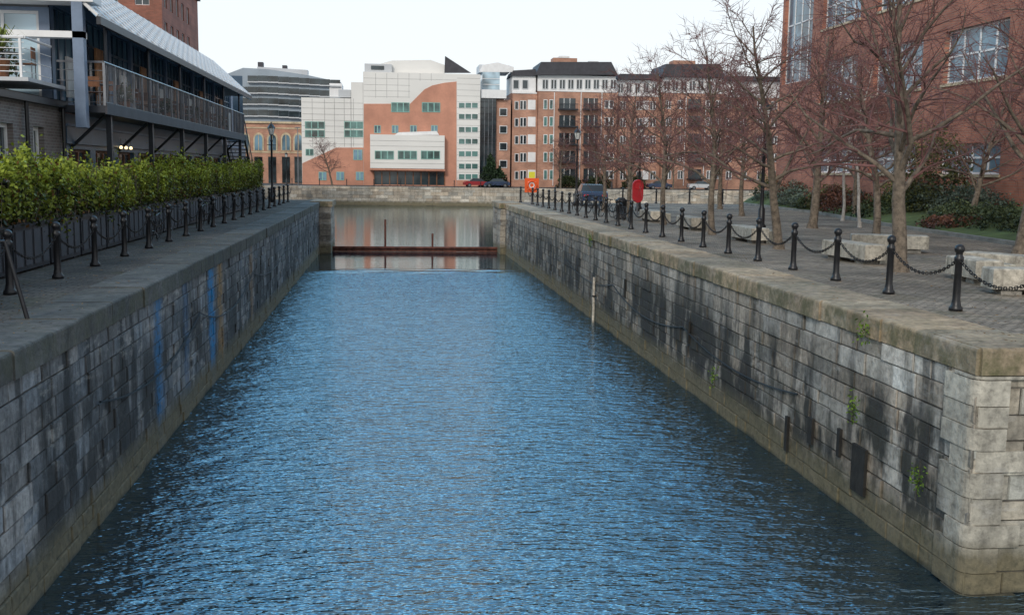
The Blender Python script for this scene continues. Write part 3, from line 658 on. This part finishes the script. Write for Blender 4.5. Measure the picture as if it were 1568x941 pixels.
for k,v in enumerate((116,133,150,168,186)):
    for i in range(12):
        u=332+i*15.8; dv=max(0,(u-400)*.06)
        if v==116 and u<372: continue
        G.r(u,u+15.2,v+dv,v+dv+9,'glass',.12,.1); G.r(u,u+15.8,v+dv+9.2,v+dv+11,'greypanel',.9,.8)
G.poly([(392,105),(392,101),(470,106),(470,114)],'greypanel',-2,3); G.r(392,400,93,101,'slate',-3,2); G.r(430,437,98,106,'slate',-3,2); G.r(505,524,128,215,'whitepaint',.4,3)
G.done()
H=FB('arched_brick_building',188.)
H.r(366,462,188,282,'brickFar',0,14,FZ); H.r(366,462,186,189,'cream',.3,14); H.r(366,462,195,197,'cream',.1,.2); H.r(366,462,232,234,'cream',.1,.2)
for u in (375,396,417,438,457):
    pts=[(u+8*math.cos(t),212-9*math.sin(t)) for t in np.linspace(0,math.pi,9)]
    H.poly([(u+8,231)]+pts+[(u-8,231)],'cream',.12,.1); pts=[(u+5.8*math.cos(t),213-7*math.sin(t)) for t in np.linspace(0,math.pi,9)]
    H.poly([(u+5.8,230)]+pts+[(u-5.8,230)],'glassblue',.16,.1); H.r(u-.5,u+.5,206,230,'cream',.2,.05)
    H.r(u-6,u+6,240,280,'glass',.1,.1)
H.done()
# ---------------- brick office at right
root=empty('brick_office_building'); mb=MB(); X=28.
ops=[]
for a in (2.3,10.1,17.9,25.7,33.5,41.3):
    for z0,z1 in ((2.4,3.9),(6.9,9.5),(11.6,14.3)): ops.append((a+.0,a+5.6,z0,z1))
ops.append((48.5,53.6,8.6,16.6))
facade(mb,(X,20,QZ),(0,1,0),(-1,0,0),54,18,ops,'brickE','glassblue','whitepaint',.3,.1,4,.5)
facade(mb,(X+30,20,QZ),(-1,0,0),(0,-1,0),30,18,[(a,a+5,z,z+2.6) for a in (2,10,18) for z in (6.9,11.6)],'brickLx','glassblue','whitepaint',.3,.1,4)
facade(mb,(X,74,QZ),(1,0,0),(0,1,0),30,18,[],'brickLx')
mb.face([(X,20,QZ+18),(X+30,20,QZ+18),(X+30,74,QZ+18),(X,74,QZ+18)],'slate')
for o in ops[:-1]: mb.box(X-.08,X-.002,20+o[0]-.1,20+o[1]+.1,QZ+o[2]-.14,QZ+o[2]-.002,'cream')
mb.obj('walls',root)
# ---------------- planted bank
kp=[(20.0,20),(20.9,33),(22.5,46),(25,60),(26,76)]
mb=MB()
for (xa,ya),(xb,yb) in zip(kp[:-1],kp[1:]):
    mb.face([(xa,ya,QZ+.0),(xa,ya,QZ+.14),(xb,yb,QZ+.14),(xb,yb,QZ)][::-1],'kerbstone'); mb.face([(xa,ya,QZ+.14),(xa+.25,ya,QZ+.14),(xb+.25,yb,QZ+.14),(xb,yb,QZ+.14)],'kerbstone')
mb.obj('kerb')
mb=MB()
for (xa,ya),(xb,yb) in zip(kp[:-1],kp[1:]):
    n=6
    for i in range(n):
        f0,f1=i/n,(i+1)/n; zf=lambda f:QZ+.10+.9*f**.8
        P4=[(xa+.25+(27.7-xa)*f0,ya,zf(f0)),(xa+.25+(27.7-xa)*f1,ya,zf(f1)),(xb+.25+(27.7-xb)*f1,yb,zf(f1)),(xb+.25+(27.7-xb)*f0,yb,zf(f0))]
        mb.face(P4,'grass')
mb.obj('lawn_bank',smooth=True)
R=random.Random(11)
for i in range(44):
    y=R.uniform(27,74); f=R.uniform(.15,.95); x0=20.9+(y-33)*.14; x=x0+.6+(27.4-x0)*f; hgt=R.uniform(.6,1.7)*(.7+.5*f); wd=R.uniform(.9,1.8)
    kind=R.choice(['g','g','y','r','b','y','b'])
    c1,c2={'g':((.015,.03,.012),(.08,.11,.05)),'y':((.04,.05,.015),(.17,.19,.07)),'r':((.06,.03,.02),(.20,.09,.06)),'b':((.03,.05,.04),(.17,.22,.17))}[kind]
    bush('shrub',(x,y,QZ+.1+.6*f),(wd,wd*1.2,hgt),1400,.075,c1,c2)
for i in range(8): bush('shrub',(23.0+i*.16,27+i*2.2,QZ+.2),(1.3,1.5,1.0),1600,.07,(.02,.035,.018),(.10,.13,.06))
bush('shrub',(22.3,31.5,QZ+.1),(1.2,1.4,1.2),1600,.08,(.08,.03,.015),(.32,.13,.05))
# ---------------- bare trees
def bare_tree(seed,Hh=7,tr=.13,n1=20,spread=.42,bm='bark',tm='twig',lean=0,fork=.24,n2=9,n3=6,tw=.0065):
    R=random.Random(seed); mb=MB()
    def seg(p,d,L,r,lev,n):
        k={0:9,1:5,2:3,3:2}[lev]; pts=[Vector(p)]; d=Vector(d).normalized(); rs=[r]
        for i in range(k):
            j=.08 if lev==0 else .19; d=(d+Vector((R.gauss(0,j),R.gauss(0,j),R.gauss(0,j)+(.05 if lev==0 else -.01 if lev==1 else -.02)))).normalized()
            pts.append(pts[-1]+d*L/k); rs.append(r*(1-(i+1)/k*(.85)))
        for i in range(k): mb.tube(pts[i],pts[i+1],rs[i],rs[i+1],{0:9,1:5,2:3,3:3}[lev],bm if lev<2 else tm,cap=False)
        return pts,rs
    def along(pts,t):
        x=t*(len(pts)-1); i=min(int(x),len(pts)-2); return pts[i].lerp(pts[i+1],x-i),(pts[i+1]-pts[i]).normalized(),i
    tp,trr=seg((0,0,-.05),(lean,0,1),Hh,tr,0,9)
    mb.tube((0,0,-.05),tp[0]+Vector((0,0,.3)),tr*1.4,tr,9,bm,cap=False)
    for i in range(n1):
        t=fork+(.97-fork)*(i/n1)**.9; p,d,ii=along(tp,t); a=i*2.4+R.random()*.8; el=R.uniform(.3,.95)
        dd=Vector((math.cos(a)*math.cos(el),math.sin(a)*math.cos(el),math.sin(el))); L=Hh*spread*(1.15-.7*t)*R.uniform(.75,1.2)
        p1,r1=seg(p,dd,L,max(.016,trr[ii]*.5),1,5)
        for j in range(n2):
            t2=.18+.8*j/n2; q,d2,i2=along(p1,t2); s=Vector((R.gauss(0,1),R.gauss(0,1),R.gauss(.2,.8))).normalized()
            d3=(d2*.7+s*.65).normalized(); L2=L*.5*(1.15-t2*.6)*R.uniform(.7,1.3)
            p2,r2=seg(q,d3,L2,max(.0095,r1[i2]*.5),2,3)
            for k in range(n3):
                t3=.12+.85*k/n3; q3,d4,i3=along(p2,t3); s=Vector((R.gauss(0,1),R.gauss(0,1),R.gauss(.15,.8))).normalized()
                seg(q3,(d4*.7+s*.7),L2*.5*R.uniform(.6,1.4),tw,3,3)
    return mb
T=[bare_tree(21,7.8,.19,28,.52,lean=-.05,tw=.008).obj('bare_tree',smooth=True),bare_tree(33,7.0,.15,26,.48,lean=-.06,tw=.009).obj('bare_tree',smooth=True),bare_tree(47,7.4,.15,26,.5,tw=.011).obj('bare_tree',smooth=True)]
T[0].location=(12.2,23.8,QZ); T[1].location=(11.9,30.9,QZ); T[2].location=(12,38,QZ); T[2].scale=(.92,)*3
for i,(x,y,s) in enumerate([(12,45,.9),(12.1,52,.88),(12.2,59,.85),(17.5,36,1.0),(18,43,1.05),(19.0,55,.95),(21,65,1.05),(24.5,42,1.0),(18.6,29,1.05),(24.5,53,1.0)]):
    inst(T[2] if y>44 else T[i%2],'bare_tree',(x,y,QZ),i*1.3,s)
bt=bare_tree(55,7.5,.08,14,.3,'birch','twig',-.25,.4).obj('birch_tree',smooth=True); bt.location=(20.6,44,QZ)
b2=inst(bt,'birch_tree',(22.5,50,QZ),2.5,1.05)
bush('evergreen_tree',(25.5,47,QZ+1.5),(1.6,2.,3.),2600,.09,(.03,.045,.015),(.16,.17,.06))
# ---------------- granite seats
def seat(x,y,L,rz=0):
    e=empty('stone_bench',(x,y,QZ)); e.rotation_euler=(0,0,rz); mb=MB()
    def rb(x0,x1,y0,y1,z0,z1,c):
        b_=.025; v=[]
        for z,i in ((z0,0),(z1-b_,0),(z1,b_)): v.append([(x0+i,y0+i,z),(x1-i,y0+i,z),(x1-i,y1-i,z),(x0+i,y1-i,z)])
        for a,bb in zip(v[:-1],v[1:]):
            for i in range(4): mb.face([a[i],a[(i+1)%4],bb[(i+1)%4],bb[i]],'granite',c)
        mb.face(v[-1],'granite',c)
    rb(-.3,.3,-L/2,L/2,.12,.52,(1,.98,.93)); rb(-.22,.22,-L/2+.2,-L/2+.6,0,.119,(.6,.6,.6)); rb(-.22,.22,L/2-.6,L/2-.2,0,.119,(.6,.6,.6))
    rb(.32,.72,-L/2+.3,-L/2+1.2,0,.42,(.85,.85,.8))
    mb.obj('blocks',e)
for x,y,L,r_ in ((12.3,26.6,2.2,.1),(12.8,21.6,1.5,-.1),(12.6,19.2,1.7,1.4),(14.3,22.6,2.2,.5),(12.1,34.3,2.4,0),(12.2,41.5,2.2,0),(12.2,48,2.2,0),(15,30,2.2,1.2)): seat(x,y,L,r_)
# ---------------- lamps
def lamp():
    mb=MB(); mb.lathe([(0,0),(.2,0),(.2,.25),(.14,.3),(.13,.9),(.09,.98),(.075,1.1),(.06,3.9),(.1,3.95),(.06,4.05),(.05,4.3),(.14,4.36)],12,'blackpaint')
    mb.tube((-.28,0,3.7),(.28,0,3.7),.025,.025,6,'blackpaint'); o=mb.obj('street_lamp',smooth=True)
    g=MB(); g.lathe([(.12,4.36),(.22,4.78),(.22,4.79)],6,'lampglass'); g.obj('lantern_glass',o)
    g=MB(); g.lathe([(.27,4.79),(.22,4.88),(.1,5.02),(.04,5.06),(.05,5.12),(0,5.22)],6,'blackpaint')
    for k in range(6):
        t=k*math.pi/3; g.tube((.122*math.cos(t),.122*math.sin(t),4.36),(.225*math.cos(t),.225*math.sin(t),4.79),.014,.014,4,'blackpaint')
    g.obj('lantern_cap',o); return o
L0=lamp(); L0.location=(14.7,40.2,QZ)
for p in ((14.6,60.5,QZ),(12.3,68.5,QZ),(-7.6,70,QZ),(36,168,FZ),(-16,168,FZ)): inst(L0,'street_lamp',p)
# ---------------- lifebuoys
e=empty('lifebuoy_stand',(10.0,73.6,QZ)); mb=MB(); mb.tube((0,0,0),(0,0,1.7),.04,.04,8,'greysteel'); mb.box(-.5,.5,-.06,-.02,.75,1.75,'orange'); mb.ring((0,-.13,1.25),(0,1,0),.3,.075,'orange',24,8)
for k in range(4):
    t=k*math.pi/2+.78; mb.ring((.3*math.cos(t),-.13,1.25+.3*math.sin(t)),(0,1,0),.03,.06,'whitepaint',6,6)
mb.ring((0,-.07,1.25),(0,1,0),.17,.05,'whitepaint',16,5); mb.box(-.22,.22,-.07,-.03,1.76,2.2,'yellow'); mb.obj('board',e)
e=empty('lifebuoy_housing',(13.2,55,QZ)); mb=MB(); mb.tube((0,0,0),(0,0,1.0),.05,.05,8,'greysteel'); mb.tube((0,-.1,1.6),(0,.1,1.6),.29,.29,20,'red'); mb.box(-.29,.29,-.099,.099,.95,1.599,'red'); mb.tube((0,-.098,.95),(0,.098,.95),.288,.288,20,'red')
mb.ring((0,-.11,1.6),(0,1,0),.22,.03,'red',20,5); mb.obj('case',e)
e=empty('litter_bin',(11.2,50,QZ)); mb=MB(); mb.lathe([(0,0),(.26,0),(.28,.05),(.26,.1),(.28,.85),(.3,.88),(.3,.93),(.18,1.0),(.18,1.03),(0,1.05)],14,'blackpaint'); mb.obj('body',e,True)
for i,y in enumerate((47,49,52,54,56,58.5,62)): bicycle((10.9,y,QZ),1.4+.3*(i%3),.08)
# ---------------- cars
def car(loc,rz,pm):
    e=empty('parked_car',loc); e.rotation_euler=(0,0,rz); mb=MB(); W=.85
    side=[(-2.1,.35),(-2.12,.75),(-1.9,.92),(-1.3,.98),(-.75,1.4),(.65,1.42),(1.3,.95),(2.0,.82),(2.12,.6),(2.1,.32)]
    inn=lambda x,z:(x,W if z<1. else W-.18)
    for s in (-1,1):
        pts=[(x,s*inn(x,z)[1],z) for x,z in side if z<1.0]; mb.face(pts if s>0 else pts[::-1],pm)
        up=[(-1.3,.98),(-.75,1.4),(.65,1.42),(1.3,.95)]; q=[(x,s*(inn(x,z)[1]),z) for x,z in up]; mb.face(q,'glass')
    for i in range(len(side)-1):
        (x0,z0),(x1,z1)=side[i],side[i+1]; a,b_=inn(x0,z0)[1],inn(x1,z1)[1]
        mb.face([(x0,-a,z0),(x0,a,z0),(x1,b_,z1),(x1,-b_,z1)],'glass' if (min(z0,z1)>.94 and abs(z1-z0)>.3) else pm)
    for x in(-1.3,1.3):
        for s in(-1,1): mb.tube((x,s*.7,.32),(x,s*.88,.32),.32,.32,16,'rubber'); mb.tube((x,s*.86,.32),(x,s*.89,.32),.18,.18,10,'greysteel')
    for s in (-.6,.6): mb.box(-2.13,-2.1,s-.15,s+.15,.65,.78,'red'); mb.box(2.08,2.13,s-.15,s+.15,.6,.7,'whitepaint')
    mb.obj('body',e)
car((14.2,172,FZ),.1,'darkred'); car((17.6,172,FZ),3.1,'carpaint'); car((13.6,70,QZ),1.5,'carpaint'); car((52,172,FZ),0,'greypanel'); car((45,172,FZ),0,'carpaint')
bush('conifer_tree',(16.6,173,FZ),(2,2,5.2),2500,.2,(.01,.025,.012),(.04,.075,.03),cone=True); bush('conifer_tree',(18.2,174,FZ),(1.6,1.6,3.6),1500,.2,(.01,.025,.012),(.04,.075,.03),cone=True)
for x in (30,35,41): bush('shrub',(x,174,FZ),(2.2,1.5,2.2),1200,.18,(.02,.03,.01),(.06,.08,.03))
inst(T[1],'bare_tree',(-9,169,FZ),0,1.1)
for x in (28,34,40,47,54,62): inst(T[2],'bare_tree',(x,171,FZ),x,1.1)
mb=MB(); mb.tube((-14.2,168,FZ),(-14.2,168,FZ+9),.09,.06,8,'greysteel'); mb.box(-14.6,-13.8,167.9,168.1,FZ+8.9,FZ+9.05,'greysteel'); mb.obj('lamp_column')
for (a,z) in ((16.2,QZ-.25),(16.4,1.9),(14.2,1.3),(24,.9),(40,QZ-.3)):
    n=90; P=np.array([XR-.12,a,z])+rng.normal(size=(n,3))*np.array([.05,.09,.12]); t=rng.random((n,1)); leaves('wall_plant',P,.03,np.array((.04,.08,.01))*(1-t)+np.array((.16,.26,.03))*t)
n=3200; xs_=np.where(rng.random(n)<.7,rng.uniform(8.0,19,n),rng.uniform(-7.3,-4.8,n)); P=np.stack([xs_,13.5+45*rng.random(n)**1.5,np.full(n,QZ+.03)],1)
t=rng.random((n,1)); fl=leaves('fallen_leaves',P,.03,np.array((.10,.05,.02))*(1-t)+np.array((.30,.18,.06))*t)
me=fl.data; co_=np.empty(len(me.vertices)*3,dtype=np.float32); me.vertices.foreach_get('co',co_); co_=co_.reshape(-1,3); co_[:,2]=QZ+.028+(co_[:,2]-QZ-.03)*.25; me.vertices.foreach_set('co',co_.ravel()); me.update()
